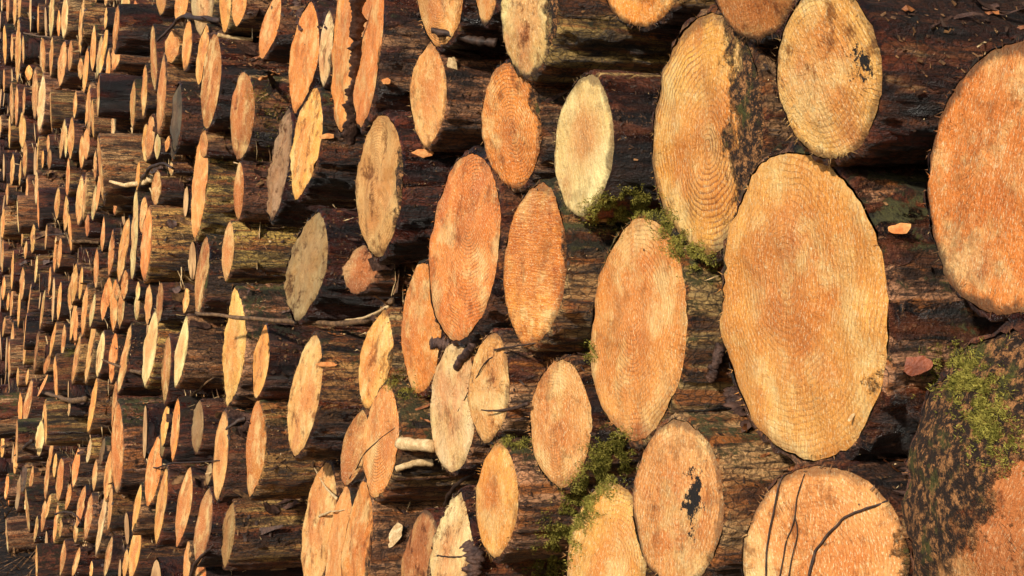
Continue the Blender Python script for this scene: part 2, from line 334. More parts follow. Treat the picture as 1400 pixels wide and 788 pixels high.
B = """68 40 60 210 26 t|112 70 102 215 12 t|135 -30 130 170 26 b|38 200 35 320 14 t|145 160 140 420 14 t|230 20 226 120 14 b|265 10 262 125 26 d|195 130 192 315 22 y|378 -80 365 120 34 y|365 60 358 270 26 o|355 265 345 460 38 t|312 220 300 395 30 b|440 -60 435 125 30 b|438 160 418 425 42 t|460 150 446 400 18 t|512 20 508 190 18 b|540 130 515 350 20 b|515 210 495 400 26 y|470 365 465 490 28 d|595 -50 590 90 18 t|640 50 612 370 36 o|668 -40 665 120 26 t|745 80 732 240 26 b|730 240 708 720 40 y|775 270 760 470 48 t|800 330 770 725 54 o|785 -120 780 85 46 b|840 -90 835 90 42 b|845 130 832 320 54 b|920 85 918 160 24 y|930 -60 925 80 30 k|690 380 635 730 48 b|605 450 582 700 38 o|555 380 545 570 26 b|520 550 510 770 28 o|675 665 660 830 40 o|585 705 575 870 42 o|630 740 625 830 30 t|742 730 738 830 24 y|405 630 385 850 40 b|440 650 425 830 20 t|325 490 312 660 24 b|300 480 290 680 14 b|198 585 185 740 16 y|180 415 170 580 28 t|125 340 115 540 14 b|140 510 132 610 18 b|122 650 112 830 28 t|70 560 60 780 14 b|20 330 8 500 22 b|15 500 8 690 14 b|20 700 12 830 24 b|250 420 240 560 12 t|270 650 260 800 14 b|1110 490 1060 900 66 b|865 735 850 950 36 d|800 740 790 960 40 t|1005 755 985 900 44 t"""
C = """25 130 10 240 16 t|45 0 38 100 14 b|65 -20 55 130 16 b|105 -10 95 190 14 t|68 160 60 370 20 b|132 270 126 390 12 t|95 400 92 510 14 t|150 410 140 500 14 b|240 -20 212 200 16 t|205 210 180 440 16 d|325 -60 308 150 22 b|300 160 265 350 18 b|345 170 330 345 28 o|380 -60 375 100 34 t|415 0 375 265 22 t|410 90 400 290 24 b|465 -40 440 235 26 b|430 225 385 490 26 b|345 310 305 570 18 t|520 100 455 485 30 t|510 5 480 190 24 y|575 -60 548 150 40 o|620 -70 605 210 46 o|655 -30 640 200 38 b|738 0 730 150 28 y|795 -10 775 220 46 b|555 210 520 460 38 y|620 215 595 485 46 o|700 175 630 545 48 t|835 100 775 505 68 y|905 225 880 600 46 b|1000 -30 980 150 45 t|1000 130 940 510 64 y|520 460 470 760 30 b|490 640 475 750 14 y|170 470 125 715 40 o|108 540 105 710 24 o|45 530 25 700 20 b|265 330 235 440 30 d|255 440 200 560 20 t|245 570 225 690 18 t|220 690 205 880 48 y|300 620 290 780 24 t|318 700 305 800 14 b|375 580 365 670 14 y|632 590 625 1080 68 o|900 600 870 830 36 b|955 570 925 910 44 o|1070 580 1050 870 62 g|1205 635 1165 1120 76 t"""
E = """95 50 75 240 40 b|15 30 8 150 22 t|40 235 25 375 26 o|135 170 115 340 36 k|105 230 85 440 26 g|175 190 155 345 24 b|285 -20 265 200 20 b|260 140 240 380 22 b|300 120 288 260 22 t|330 150 310 380 40 o|420 100 390 310 38 o|485 45 465 180 26 y|515 160 500 330 26 t|560 40 535 190 24 g|600 100 565 380 46 b|575 310 510 680 36 y|600 290 580 540 22 t|240 370 220 550 34 b|270 345 240 480 26 b|375 290 350 430 34 b|455 300 410 520 40 b|490 345 455 590 44 o|410 490 400 610 26 t|200 460 180 610 24 t|140 360 132 430 16 y|310 400 285 610 22 b|330 480 318 580 18 t|345 590 320 790 38 b|425 630 385 790 34 t|600 570 560 790 36 t|490 705 485 800 20 b|755 290 710 560 36 b|745 500 700 800 58 b|680 640 665 800 30 t|850 35 795 410 82 o|885 -60 865 150 32 g|895 200 835 615 50 b|1020 205 950 625 78 b|1130 170 1110 300 30 g|1120 310 1055 730 92 b|1010 600 990 820 50 t|1080 700 1075 860 58 o|1245 385 1200 750 72 g2"""
logs = []
for b in BIG:
    o = dict(b[6]); o['label'] = b[7]
    logs.append([*b[:5], b[5], o])
for txt, oy in ((A, 0), (B, 200), (C, 400), (E, 588)):
    for row in txt.split('|'):
        f = row.split()
        a = [float(v) for v in f[:5]]
        logs.append([a[0] / S, oy + a[1] / S, a[2] / S, oy + a[3] / S, a[4] / S, f[5], {}])
# drop doubles surveyed twice
keep = []
for l in logs:
    cx, cy = (l[0] + l[2]) / 2, (l[1] + l[3]) / 2
    dup = any(abs(cx - (k[0] + k[2]) / 2) < 0.35 * k[4] and abs(cy - (k[1] + k[3]) / 2) < 0.3 * abs(k[3] - k[1]) for k in keep)
    if not dup: keep.append(l)
logs = keep
N = len(logs)

# ------------------------------------------------------------------ how far each log sticks out: pack the discs so none collide
P = np.zeros((N, 4))
for i, l in enumerate(logs):
    c = wall_hit((l[0] + l[2]) / 2, (l[1] + l[3]) / 2)
    vt, vb = ray(l[0], l[1]).normalized(), ray(l[2], l[3]).normalized()
    r = c.length * (vt - vb).length / 2
    P[i] = (-c.x, c.z, r, (l[0] + l[2]) / 2)
rng = np.random.default_rng(3)
t = 1.0 + rng.normal(0, 0.05, N)
order = P[:, 3][:, None] < P[:, 3][None, :]          # i left of j
for it in range(900):
    Xs, Zs, Rs = P[:, 0] * t, P[:, 1] * t, P[:, 2] * t
    dz = np.abs(Zs[:, None] - Zs[None, :])
    rr = (Rs[:, None] + Rs[None, :]) * 1.03
    need = np.sqrt(np.maximum(rr * rr - dz * dz, 0))
    gap = Xs[:, None] - Xs[None, :]
    v = np.where(order & (dz < rr), need - gap, 0); v = np.maximum(v, 0)
    w = v / (P[:, 0][:, None] + P[:, 0][None, :])
    push = w.max(axis=1) * 0.3 - w.max(axis=0) * 0.3 + (w.sum(axis=1) - w.sum(axis=0)) * 0.06
    t = t + push - (t - 1.0) * 0.004
    t = np.clip(t, 0.76, 1.32)
print('residual overlaps', int((v > 0.03).sum()), 'max', float(v.max()), 't', t.min(), t.max())

# ------------------------------------------------------------------ log builder
allb_v, allb_f = [], []           # for surface queries
def add_bvh(vs, fs, mw):
    o = len(allb_v)
    allb_v.extend([mw @ v for v in vs]); allb_f.extend([tuple(i + o for i in f) for f in fs])

def frame(a):
    x = a.cross(Vector((0, 0, 1))).normalized() * -1
    y = a.cross(x).normalized()
    if y.z < 0: y = -y; 
    x = y.cross(a).normalized()
    return Matrix((x, y, a)).transposed()

def disc_outline(n, M, e, r, rough, seed, seg, ragR=0.0, lens=0.0, right=1.0, lump=1.0):
    pts = []
    right_sign = 1 if e.dot(Vector((1, 0, 0))) < 0 else -1
    right_sign = -right_sign
    for k in range(seg):
        ph = 2 * math.pi * k / seg
        c, s_ = math.cos(ph), math.sin(ph)
        q = Vector((c * 1.3 + seed, s_ * 1.3, seed * 0.7))
        rho = 1 + 0.05 * lump * noise.noise(q) + rough * (0.022 * noise.noise(q * 4) + 0.018 * noise.noise(q * 13))
        if ragR and -0.1 < ph < 1.1:
            rho -= ragR * (0.6 + 1.2 * abs(noise.noise(q * 9)))
        c2 = c * (1 - lens * s_ * s_ * (0.6 + 0.4 * abs(s_)))
        if c * right_sign < 0: c2 *= right
        if rough > 1.2 or ragR: c2 *= 1 + 0.10 * (rough - 0.8) * noise.noise(Vector((s_ * 5, seed, c)))
        pts.append((c2 * rho, s_ * rho))
    return pts

def build_log(C, n, r, M, e, axis, px_h, tone, opts, label, group):
    near = px_h > 130; mid = px_h > 60
    seg = 112 if near else (56 if mid else 28)
    seed = U(0, 90)
    rot = frame(axis)
    mw = rot.to_4x4(); mw.translation = C + CAM
    inv = rot.transposed()
    nl, Ml, el = inv @ n, inv @ M, inv @ e
    root = bpy.data.objects.new('log', None); col.objects.link(root)
    root.matrix_world = mw; root.empty_display_size = 0.1
    tag(root, label, 'log', group)
    if not mid and 'rough' not in opts: opts = dict(opts, rough=random.choice((1, 1.5, 2.2, 3)))
    out = disc_outline(nl, Ml, el, r, opts.get('rough', 1.0), seed, seg, opts.get('ragR', 0), opts.get('lens', 0 if px_h > 230 else (0.12 if px_h > 160 else U(0.15, 0.5))), opts.get('right', 1.0 if px_h > 160 else random.choice((1, 1, 0.8, 0.5))), opts.get('lump', 1.0))
    # --- sawn face
    K = 16 if near else (6 if mid else 3)
    vs, fs = [nl * opts.get('dome', 0.02) * r], []
    for k in range(1, K + 1):
        q = (k / K) ** 0.8
        for (cx_, sy_) in out:
            p = (el * cx_ + Ml * sy_) * (r * q)
            dsp = 0.006 * r / 0.18 * noise.noise(p * 14 + Vector((seed, 0, 0))) + 0.0022 * noise.noise(p * 60 + Vector((seed, 3, 0))) * opts.get('rough', 1)
            if k == K: dsp -= 0.004
            if 'g' in tone or tone == 'k': dsp *= 1.8
            dsp += opts.get('dome', 0.02) * r * (1 - q * q)
            vs.append(p + nl * dsp)
    for j in range(seg): fs.append((0, 1 + j, 1 + (j + 1) % seg))
    for k in range(1, K):
        a0 = 1 + (k - 1) * seg; b0 = 1 + k * seg
        for j in range(seg):
            j2 = (j + 1) % seg
            fs.append((a0 + j, b0 + j, b0 + j2, a0 + j2))
    add_bvh(vs, fs, mw)
    fvs, ffs = list(vs), list(fs)
    nf = int(opts.get('fuzz', 1.0) * (70 if near else (16 if mid else 0)))
    for _ in range(nf):
        j = random.randrange(seg); cx_, sy_ = out[j]
        q = U(0.95, 1.01)
        p = (el * cx_ + Ml * sy_) * (r * q)
        dirv = (el * cx_ + Ml * sy_).normalized() * U(0.3, 1) + nl * U(-0.1, 0.7) + Ml * U(-0.6, 0.6)
        dirv.normalize(); L = U(0.003, 0.013); w = dirv.cross(nl)
        if w.length < 0.01: continue
        w = w.normalized() * U(0.0004, 0.0011)
        b0 = len(fvs); fvs += [p - w, p + w, p + dirv * L]; ffs.append((b0, b0 + 1, b0 + 2))
    # chips standing on rough faces
    if near or mid:
        for _ in range(int((26 if near else 8) * opts.get('rough', 1))):
            a_ = U(0, 6.283); q = U(0.1, 0.95) ** 0.6
            p = (el * math.cos(a_) + Ml * math.sin(a_)) * (r * q)
            dirv = (el * U(-1, 1) + Ml * U(-1, 1)).normalized() + nl * U(0.1, 0.5)
            L = U(0.002, 0.008); w = dirv.cross(nl).normalized() * U(0.0006, 0.0016)
            b0 = len(fvs); fvs += [p - w, p + w, p + dirv * L + nl * 0.0012]; ffs.append((b0, b0 + 1, b0 + 2))
    # orient
    me = mesh('cut_face', fvs, ffs)
    if me.polygons[0].normal.dot(nl) < 0: me.flip_normals()
    fo = link('cut_face', me, M_FACE, root)
    tc_ = TONES[tone]; j1 = U(0.92, 1.15) if px_h > 130 else U(0.42, 1.15); hue = U(-0.09, 0.07)
    fo.color = (min(.95, tc_[0] * j1), tc_[1] * j1 * (1 + hue), tc_[2] * j1 * (1 - hue), 1)
    px_, py_ = opts.get('pith', (U(-.2, .2), U(-.2, .2)))
    pv = el * 0 + Vector((0, 0, 0))
    fo['rad'] = float(r); fo['pith_x'] = float(px_ * r); fo['pith_y'] = float(py_ * r)
    fo['ringf'] = float(U(105, 150) * (0.19 / max(r, 0.10)) ** 0.5 * (1 if near else 0.7))
    fo['ringv'] = float(opts.get('ringv', U(0.0, 0.5)))
    fo['sawang'] = float(opts.get('saw', U(0.9, 1.9)))
    fo['fresh'] = {'g': 0.15, 'g2': 0.35, 'k': 0.1, 'd': 0.5}.get(tone, 1.0)
    fo['blot'] = float(opts.get('blot', (0, 0, -9))[2]); fo['blot_x'] = float(opts.get('blot', (0, 0))[0] * r); fo['blot_y'] = float(opts.get('blot', (0, 0))[1] * r)
    fo['sawv'] = float(opts.get('sawv', U(0.25, 0.6)))
    fo['dirt'] = float(opts.get('dirt', U(0.2, 0.9))); fo['rim'] = float(opts.get('rim', U(0.2, 0.8)))
    fo['spots'] = float(opts.get('spots', random.choice((0, 0, 0.15, 0.3))))
    fo['scar'] = float(opts.get('scar', 3.0 if R() < 0.5 else U(0.75, 1.05))); fo['scarang'] = float(opts.get('scarang', U(-.9, .9) if 'scar' not in opts else 0))
    fo['cracks'] = float(opts.get('cracks', U(0, 0.4)))
    # --- bark covered body
    L = 3.0
    bt = (0.035 + 0.03 * R()) * r
    if near: segb, steps = 112, [0, .004, .010, .02] + [0.02 + 0.018 * k for k in range(1, 45)] + [1.0, 1.4, 2, L]
    elif mid: segb, steps = 56, [0, .004, .012] + [0.012 + 0.035 * k for k in range(1, 22)] + [1.2, 2, L]
    else: segb, steps = 28, [0, .006, .03, .08, .15, .22, .3, .4, .5, .7, 1.2, L]
    bv, bf = [], []
    al = Vector((0, 0, 1))
    for si, d_ in enumerate(steps):
        grow = [0.2, 0.75, 1.0][min(si, 2)] if si < 3 else 1.0
        for j in range(segb):
            cx_, sy_ = out[j]
            base = (el * cx_ + Ml * sy_) * r - al * d_ - nl * 0.003
            rad_ = Vector((base.x, base.y, 0)).normalized()
            q = Vector((rad_.x * 3 + seed, rad_.y * 3, d_ * 3.2))
            amp = 0.05 * r * noise.noise(q * 0.8) * min(1, d_ * 6) * (1 if near or mid else 2.4)
            pn_ = noise.noise(Vector((rad_.x * 7 + seed, rad_.y * 7, d_ * 9 + 5)))
            plate = 0.035 * r * (1 if pn_ > 0.03 else 0) * (1 if near or mid else 0.5)
            amp += 0.025 * r * noise.noise(q * 5)
            bv.append(base + rad_ * (bt * grow * (0.7 + 0.6 * noise.noise(q * 9)) + (amp + plate) * (1 if si else 0)))
    for si in range(len(steps) - 1):
        a0 = si * segb; b0 = a0 + segb
        for j in range(segb):
            j2 = (j + 1) % segb
            bf.append((a0 + j, a0 + j2, b0 + j2, b0 + j))
    add_bvh(bv, bf, mw)
    me = mesh('bark', bv, bf)
    f0 = me.polygons[segb * 2]
    if f0.normal.dot(Vector((f0.center.x, f0.center.y, 0))) < 0: me.flip_normals()
    bo = link('bark', me, M_BARK, root)
    bo['peel'] = float(opts.get('peel', random.choice((0.45, 0.6, 0.7, 0.8, 1.0)))); bo['moss'] = float(opts.get('moss', random.choice((0, 0.2, 0.5, 0.8))))
    bo['dark'] = 0.0 if opts.get('peel', 0) > .7 else float(random.choice((0.0, 0.4, 0.85, 1.0)))
    k = U(1.0, 1.5)
    bo.color = (min(.9, 0.62 * k), U(0.29, 0.40) * k, U(0.09, 0.16) * k, 1)
    return root, mw

GROUP = 'logs stacked in the pile'
tonew = dict(o='orange', t='tan', y='pale straw', g='greyish', d='dark orange', b='light orange', k='blackened grey', g2='brownish tan')
placed = []          # x, z, r in the wall plane
used_labels = set()
def auto_label(px, py, hpx, w, tone, extra=''):
    a = 'thin' if w < 4 else ('narrow' if w < 8 else ('slender' if w < 14 else 'broad'))
    b = 'short' if hpx < 40 else ('medium' if hpx < 70 else 'tall')
    for dec in (0, 1):
        fx, fy = round(100 * px / 1400, 1), round(100 * py / 788, dec)
        s_ = f"{a} {b} {tonew[tone]} log end, {fx:g} percent across, {fy:g} percent down the photo"
        if s_ not in used_labels: break
    used_labels.add(s_)
    return s_

def setup(l, tt):
    """fit the disc so that its true outline (perspective included) matches the survey"""
    xt, yt, xb, yb, w = l[:5]
    tx, ty, th = (xt + xb) / 2, (yt + yb) / 2, yb - yt
    cur = [xt, yt, xb, yb, w]
    for _ in range(7):
        C, n, r, Mf, ef, ax, hp = setup0(cur, tt)
        xs, ys = [], []
        for k in range(40):
            a = k * math.pi / 20
            p = C + ef * (r * math.cos(a)) + Mf * (r * math.sin(a))
            f_ = max(0.05, p.dot(Fw)); xs.append(700 + 2000 * p.dot(Rt) / f_); ys.append(394 - 2000 * p.z / f_)
        # width across the lean, measured along x after removing the lean
        k_ = (xt - xb) / min(-1e-3, yt - yb)
        us = [x - k_ * (y - ty) for x, y in zip(xs, ys)]
        mx, my = (max(us) + min(us)) / 2, (max(ys) + min(ys)) / 2
        ww, hh = max(us) - min(us), max(ys) - min(ys)
        dx, dy = tx - mx, ty - my
        hs = th / hh; ws = w / ww
        cx, cy = (cur[0] + cur[2]) / 2 + dx, (cur[1] + cur[3]) / 2 + dy
        hx, hy = (cur[0] - cur[2]) / 2 * hs, (cur[1] - cur[3]) / 2 * hs
        cur = [cx + hx, cy + hy, cx - hx, cy - hy, cur[4] * ws]
    return setup0(cur, tt)

def setup0(l, tt):
    xt, yt, xb, yb, w = l[:5]
    cpx, cpy = (xt + xb) / 2, (yt + yb) / 2
    C = wall_hit(cpx, cpy, tt)
    v = C.normalized()
    vt, vb = ray(xt, yt).normalized(), ray(xb, yb).normalized()
    Mv = vt - vb
    hang = Mv.length
    M = (Mv - v * Mv.dot(v)).normalized()
    e = v.cross(M).normalized()
    if e.dot(Rt) > 0: e = -e                # towards the left of the picture
    dpx = Vector((xt - xb, yt - yb, 0)).normalized()
    wl = ray(cpx - w / 2 * abs(dpx.y), cpy).normalized(); wr = ray(cpx + w / 2 * abs(dpx.y), cpy).normalized()
    sa = min(0.9, (wl - wr).length / hang)
    ca = math.sqrt(1 - sa * sa)
    n = (-v * sa + e * ca).normalized()
    # disc basis in the plane of the face
    Mf = M; ef = n.cross(Mf).normalized()
    r = C.length * hang / 2
    wn = Vector((0, -1, -KLEAN * 0)).normalized()
    ax = (wn * 0.82 + n * 0.18).normalized()
    return C, n, r, Mf, ef, ax, hang * 2000

PEEL = [(204, 330, .95), (309, 345, .95), (242, 480, .9), (882, 448, .95), (925, 690, .95), (724, 8, .95), (678, 685, .9), (485, 760, 1.0),
        (160, 640, .8), (272, 252, .85), (120, 130, .8), (156, 225, .8), (282, 115, .6), (616, 556, .8), (1096, 419, .55), (345, 615, .8), (317, 473, .85)]
for px_, py_, v_ in PEEL:
    j = min(range(N), key=lambda q: ((logs[q][0] + logs[q][2]) / 2 - px_) ** 2 + ((logs[q][1] + logs[q][3]) / 2 - py_) ** 2)
    logs[j][6]['peel'] = v_
infos = []
for i, l in enumerate(logs):
    C, n, r, Mf, ef, ax, hp = setup(l, float(t[i]))
    o = l[6]
    cpx, cpy = (l[0] + l[2]) / 2, (l[1] + l[3]) / 2
    lab = o.get('label') or auto_label(cpx, min(787, max(1, cpy)), hp, l[4], l[5])
    if -r < 1e9:
        root, mw = build_log(C, n, r, Mf, ef, ax, hp, l[5], o, lab, GROUP)
        infos.append((root, mw, r, hp))
        placed.append((C.x, C.z, r))
print('listed logs', N)

# ------------------------------------------------------------------ the rest of the pile, set deeper
EXTRA = 300 - N
cand = []
row = 0; z = -CAMZ + 0.13
while z < 5.0:
    x = 0.4 + (row % 2) * 0.15
    while x < 25:
        r = U(0.10, 0.16) if x < 6 else U(0.12, 0.185)
        if z < 1.2 + 0.27 * x: cand.append([-x + U(-.05, .05), z + U(-.03, .03), r])
        x += 0.27 if x < 6 else 0.29
    z += 0.245; row += 1
random.shuffle(cand)
pl = list(placed)
fills = []
def free(x, z, r):
    for (a, b, c_) in pl:
        if (a - x) ** 2 + (b - z) ** 2 < (c_ + r) ** 2: return False
    return True
for pas, rmul in ((0, 1.0), (1, 0.7), (2, 0.45)):
    for (x, z, r) in cand:
        rr_ = r * rmul * 1.03
        xx, zz = (x, z) if pas == 0 else (x + U(-.12, .12), z + U(-.12, .12))
        if zz - rr_ < -CAMZ: continue
        if free(xx, zz, rr_):
            pl.append((xx, zz, rr_)); fills.append((xx, zz, rr_ / 1.03))
fills.sort(key=lambda f: (0 if 7.2 < -f[0] < 13.5 else 1, R()))
ind = 0; sv, sf, sbv, sbf = [], [], [], []
for k, (x, z, r) in enumerate(fills):
    deep = U(0.0, 0.30) if -x > 6 else U(0.30, 0.55)
    y = D + KLEAN * z + deep
    C = Vector((x, y, z))
    n = Vector((U(-.11, .0), -1, U(-.08, .12))).normalized()
    Mf = (Vector((0, 0, 1)) - n * n.z).normalized(); ef = n.cross(Mf).normalized()
    ax = Vector((U(-.03, .03), -1, U(-.03, .03))).normalized()
    if ind < EXTRA and r > 0.115 and 7.2 < -x < 13.5:
        d = C; f_ = d.dot(Fw); px = 700 + 2000 * d.dot(Rt) / f_; py = 394 - 2000 * d.z / f_
        if 2 < px < 1400 and 5 < py < 783:
            y -= 0.16
            C = Vector((x, y, z)); d = C; f_ = d.dot(Fw); px = 700 + 2000 * d.dot(Rt) / f_; py = 394 - 2000 * d.z / f_
            tone = random.choice('ttbboyb'); hp = 2 * r / f_ * 2000
            build_log(C, n, r, Mf, ef, ax, hp, tone, {}, auto_label(px, py, hp, 3, tone), GROUP)
            ind += 1; continue
    seg = 18; b0 = len(sv); q0 = len(sbv)
    ph0 = U(0, 6)
    sv.append(C + CAM)
    for j in range(seg):
        a_ = 2 * math.pi * j / seg
        rr_ = r * (1 + 0.05 * noise.noise(Vector((math.cos(a_) + k, math.sin(a_), 0))))
        p = C + CAM + (ef * math.cos(a_) + Mf * math.sin(a_)) * rr_
        sv.append(p)
    for j in range(seg): sf.append((b0, b0 + 1 + j, b0 + 1 + (j + 1) % seg))
    for dd in (0.004, 0.1, 0.25, 0.4, 0.6, 1.0, 2.6):
        for j in range(seg):
            a_ = 2 * math.pi * j / seg
            rr_ = r * (1.03 + 0.1 * noise.noise(Vector((math.cos(a_) * 2 + k, math.sin(a_) * 2, dd * 4))))
            sbv.append(C + CAM + (ef * math.cos(a_) + Mf * math.sin(a_)) * rr_ - ax * dd)
    for s_i in range(6):
        for j in range(seg):
            j2 = (j + 1) % seg
            sbf.append((q0 + s_i * seg + j, q0 + s_i * seg + j2, q0 + (s_i + 1) * seg + j2, q0 + (s_i + 1) * seg + j))
print('individual extra', ind, 'rest', len(fills) - ind)
M_FARF = mat_simple('far_cut_wood', (0.34, 0.17, 0.07), (0.66, 0.40, 0.18), 6, 0.8, 0.002)
rest = link('stacked_logs', mesh('stacked_logs', sbv + sv, sbf + [tuple(i + len(sbv) for i in f) for f in sf]), M_BARK)
rest.data.materials.append(M_FARF)
for p in list(rest.data.polygons)[len(sbf):]: p.material_index = 1
rest['peel'] = 0.6; rest['dark'] = 1.0; rest['moss'] = 0.1; rest.color = (0.45, 0.2, 0.08, 1)
tag(rest, 'remaining logs set deeper in the pile between the others', 'logs', None, 'stuff')
add_bvh(sbv, sbf, Matrix.Identity(4))
BVH = BVHTree.FromPolygons(allb_v, allb_f)

def on_surface(px, py, off=0.004):
    d = ray(px, py).normalized()
    loc, nor, idx, dist = BVH.ray_cast(CAM, d)
    if loc is None: loc = CAM + wall_hit(px, py); nor = -d
    if nor.dot(d) > 0: nor = -nor
    return loc + nor * off, nor, dist or 3

# ------------------------------------------------------------------ ground and the added backing behind
def grid(name, x0, x1, y0, y1, nx, ny, fz, m):
    vs = [(x0 + (x1 - x0) * i / nx, y0 + (y1 - y0) * j / ny, 0) for j in range(ny + 1) for i in range(nx + 1)]
    vs = [(a, b, fz(a, b)) for a, b, _ in vs]
    fs = [(j * (nx + 1) + i, j * (nx + 1) + i + 1, (j + 1) * (nx + 1) + i + 1, (j + 1) * (nx + 1) + i) for j in range(ny) for i in range(nx)]
    return link(name, mesh(name, vs, fs), m)
g = grid('ground', -400, 400, -400, 400, 4, 4, lambda a, b: -0.03, M_SOIL); tag(g, kind='structure')
g2 = grid('soil_strip', -22, 2, -1.5, 3.5, 240, 50, lambda a, b: -0.02 + 0.06 * (noise.noise(Vector((a * 2, b * 2, 0))) + 0.5 * noise.noise(Vector((a * 7, b * 7, 3))) + 0.5), M_SOIL); tag(g2, kind='structure')
bk = link('added_backing', mesh('added_backing', [(-28, 3.9, -0.1), (3, 3.9, -0.1), (3, 4.3, 3.6), (-28, 4.3, 7.2), (3, 9, -0.1), (3, 9, 3.6), (-28, 9, 7.2), (-28, 9, -0.1)],
    [(0, 1, 2, 3), (1, 4, 5, 2), (3, 2, 5, 6), (0, 3, 6, 7)], False), M_SOIL); tag(bk, kind='structure')  # unseen backing, added to keep bright sky out of the gaps between logs

# ------------------------------------------------------------------ sticks, strips, moss, chips
def tube(pts, r0, r1, seg=8, seed=0, rag=0.25):
    vs, fs = [], []
    n = len(pts)
    for i, p in enumerate(pts):
        tdir = (pts[min(i + 1, n - 1)] - pts[max(i - 1, 0)]).normalized()
        x = tdir.cross(Vector((0.3, 0.2, 1))).normalized(); y = tdir.cross(x)
        r = r0 + (r1 - r0) * i / (n - 1)
        r *= 1 + rag * noise.noise(Vector((i * 0.9, seed, 0)))
        for j in range(seg):
            a = 2 * math.pi * j / seg
            rr_ = r * (1 + rag * noise.noise(Vector((i * 0.5, j * 1.1, seed))))
            vs.append(p + x * math.cos(a) * rr_ + y * math.sin(a) * rr_)
    for i in range(n - 1):
        for j in range(seg):
            j2 = (j + 1) % seg
            fs.append((i * seg + j, i * seg + j2, (i + 1) * seg + j2, (i + 1) * seg + j))
    fs.append(tuple(range(seg))[::-1]); fs.append(tuple(range((n - 1) * seg, n * seg)))
    return vs, fs
def smooth_path(P3, n):
    out = []
    m = len(P3) - 1
    for k in range(n + 1):
        u = k / n * m; i = min(int(u), m - 1); f = u - i
        p0, p1, p2, p3 = P3[max(i - 1, 0)], P3[i], P3[i + 1], P3[min(i + 2, m)]
        out.append(0.5 * ((2 * p1) + (p2 - p0) * f + (2 * p0 - 5 * p1 + 4 * p2 - p3) * f * f + (3 * p1 - p0 - 3 * p2 + p3) * f ** 3))
    return out
def lie(pxs, off, same_depth=True):
    """points along a stick resting on what lies beneath: keeps the nearest depth so it bridges gaps"""
    hits = [on_surface(x, y, off) for x, y in pxs]
    ds = [(h[0] - CAM).dot(Fw) for h in hits]
    if same_depth:                        # a straight stick bridges the hollows
        n = len(ds); inv_ = [1 / d for d in ds]
        a = max((inv_[i], i) for i in range(n))
        i0 = 0; i1 = n - 1
        lo, hi = inv_[0], inv_[-1]
        need = 0
        for i in range(n):
            s_ = i / max(1, n - 1); need = max(need, inv_[i] - (lo + (hi - lo) * s_))
        ds = [1 / (lo + (hi - lo) * (i / max(1, n - 1)) + need) - off for i in range(n)]
    out = []
    for (x, y), d in zip(pxs, ds):
        r_ = ray(x, y); out.append(CAM + r_ * (d / 2000.0))
    return out
def stick(name, label, cat, pxs, rpx0, rpx1, m, off=0.006, same=True, group=None, rag=0.25):
    P3 = lie(pxs, off, same)
    d = (P3[0] - CAM).dot(Fw) / 2000; d2 = (P3[-1] - CAM).dot(Fw) / 2000
    pts = smooth_path(P3, max(8, len(pxs) * 5))
    seed = U(0, 99)
    pts = [p + Vector((noise.noise(Vector((i * .4, seed, 0))), noise.noise(Vector((i * .4, seed, 5))), noise.noise(Vector((i * .4, seed, 9))))) * min(rpx0, 2.0) * d * 0.8 for i, p in enumerate(pts)]
    vs, fs = tube(pts, rpx0 * d, rpx1 * d2, 9, seed, rag)
    c = vs[0]
    o = link(name, mesh(name, [v - c for v in vs], fs), m); o.location = c
    tag(o, label, cat, group)
    return o
stick('stick', 'long split brown stick lying across the logs above the dark gap', 'stick', [(268, 428), (320, 434), (375, 438), (430, 442), (480, 442), (510, 434), (536, 412)], 2.2, 5.0, M_STICK)
stick('stick', 'pale splinter lying just under the tip of the long stick', 'stick', [(472, 438), (500, 434), (530, 420)], 1.5, 2.2, M_STRAW)
stick('straw', 'thin pale straw over the pinkish log end below the long stick', 'straw', [(470, 457), (500, 456), (534, 462)], 1.2, .8, M_STRAW, same=False)
stick('twig', 'thick dark twig fork curving over the tan log end at the bottom', 'twig', [(1106, 788), (1115, 755), (1135, 728), (1160, 705), (1190, 694), (1222, 682)], 2.3, 1.5, M_DTWIG, .004, False)
stick('twig', 'leftmost thin vertical twig on the tan log end at the bottom', 'twig', [(1047, 800), (1049, 745), (1058, 700), (1066, 660), (1075, 648)], 1.5, 1.0, M_DTWIG, .004, False)
stick('twig', 'middle vertical twig of three on the tan log end at the bottom', 'twig', [(1066, 790), (1074, 745), (1085, 715), (1090, 680), (1100, 648)], 1.0, .7, M_DTWIG, .004, False)
stick('twig', 'short crooked twig rightmost of the three on the bottom tan log', 'twig', [(1078, 792), (1082, 765), (1090, 730), (1086, 705)], .9, .6, M_DTWIG, .004, False)
stick('twig', 'dark twig arching down over the dirty tan log end', 'twig', [(694, 482), (668, 492), (652, 515), (636, 545), (626, 562)], 1.4, .6, M_DTWIG, .004, False)
stick('twig', 'dark pointed twig lying on the bark right of dirty tan log', 'twig', [(658, 561), (680, 562), (704, 558), (722, 552)], .8, 3.2, M_DTWIG)
stick('twig', 'short dark twig leaning above the pale rough log end', 'twig', [(608, 690), (622, 665), (650, 646)], 3.2, 2.0, M_DTWIG)
stick('twig', 'tiny cross shaped twig stuck on the pale rough log end', 'twig', [(598, 760), (614, 762), (632, 761)], 1.2, 1.2, M_DTWIG, .003, False)
stick('twig', 'crooked hairline twig across the clean ringed log end', 'twig', [(478, 654), (488, 640), (497, 622), (520, 600), (540, 585)], 1.0, .5, M_DTWIG, .003, False)
stick('twig', 'thin dark twig from gap to the middle of the orange logs', 'twig', [(676, 478), (700, 474), (725, 470), (765, 462)], 1.6, .7, M_DTWIG)
stick('splinter', 'pale splinter slanting over the top of a tan log end', 'splinter', [(430, 640), (444, 664), (460, 682)], .7, 2.2, M_STRAW, .006)
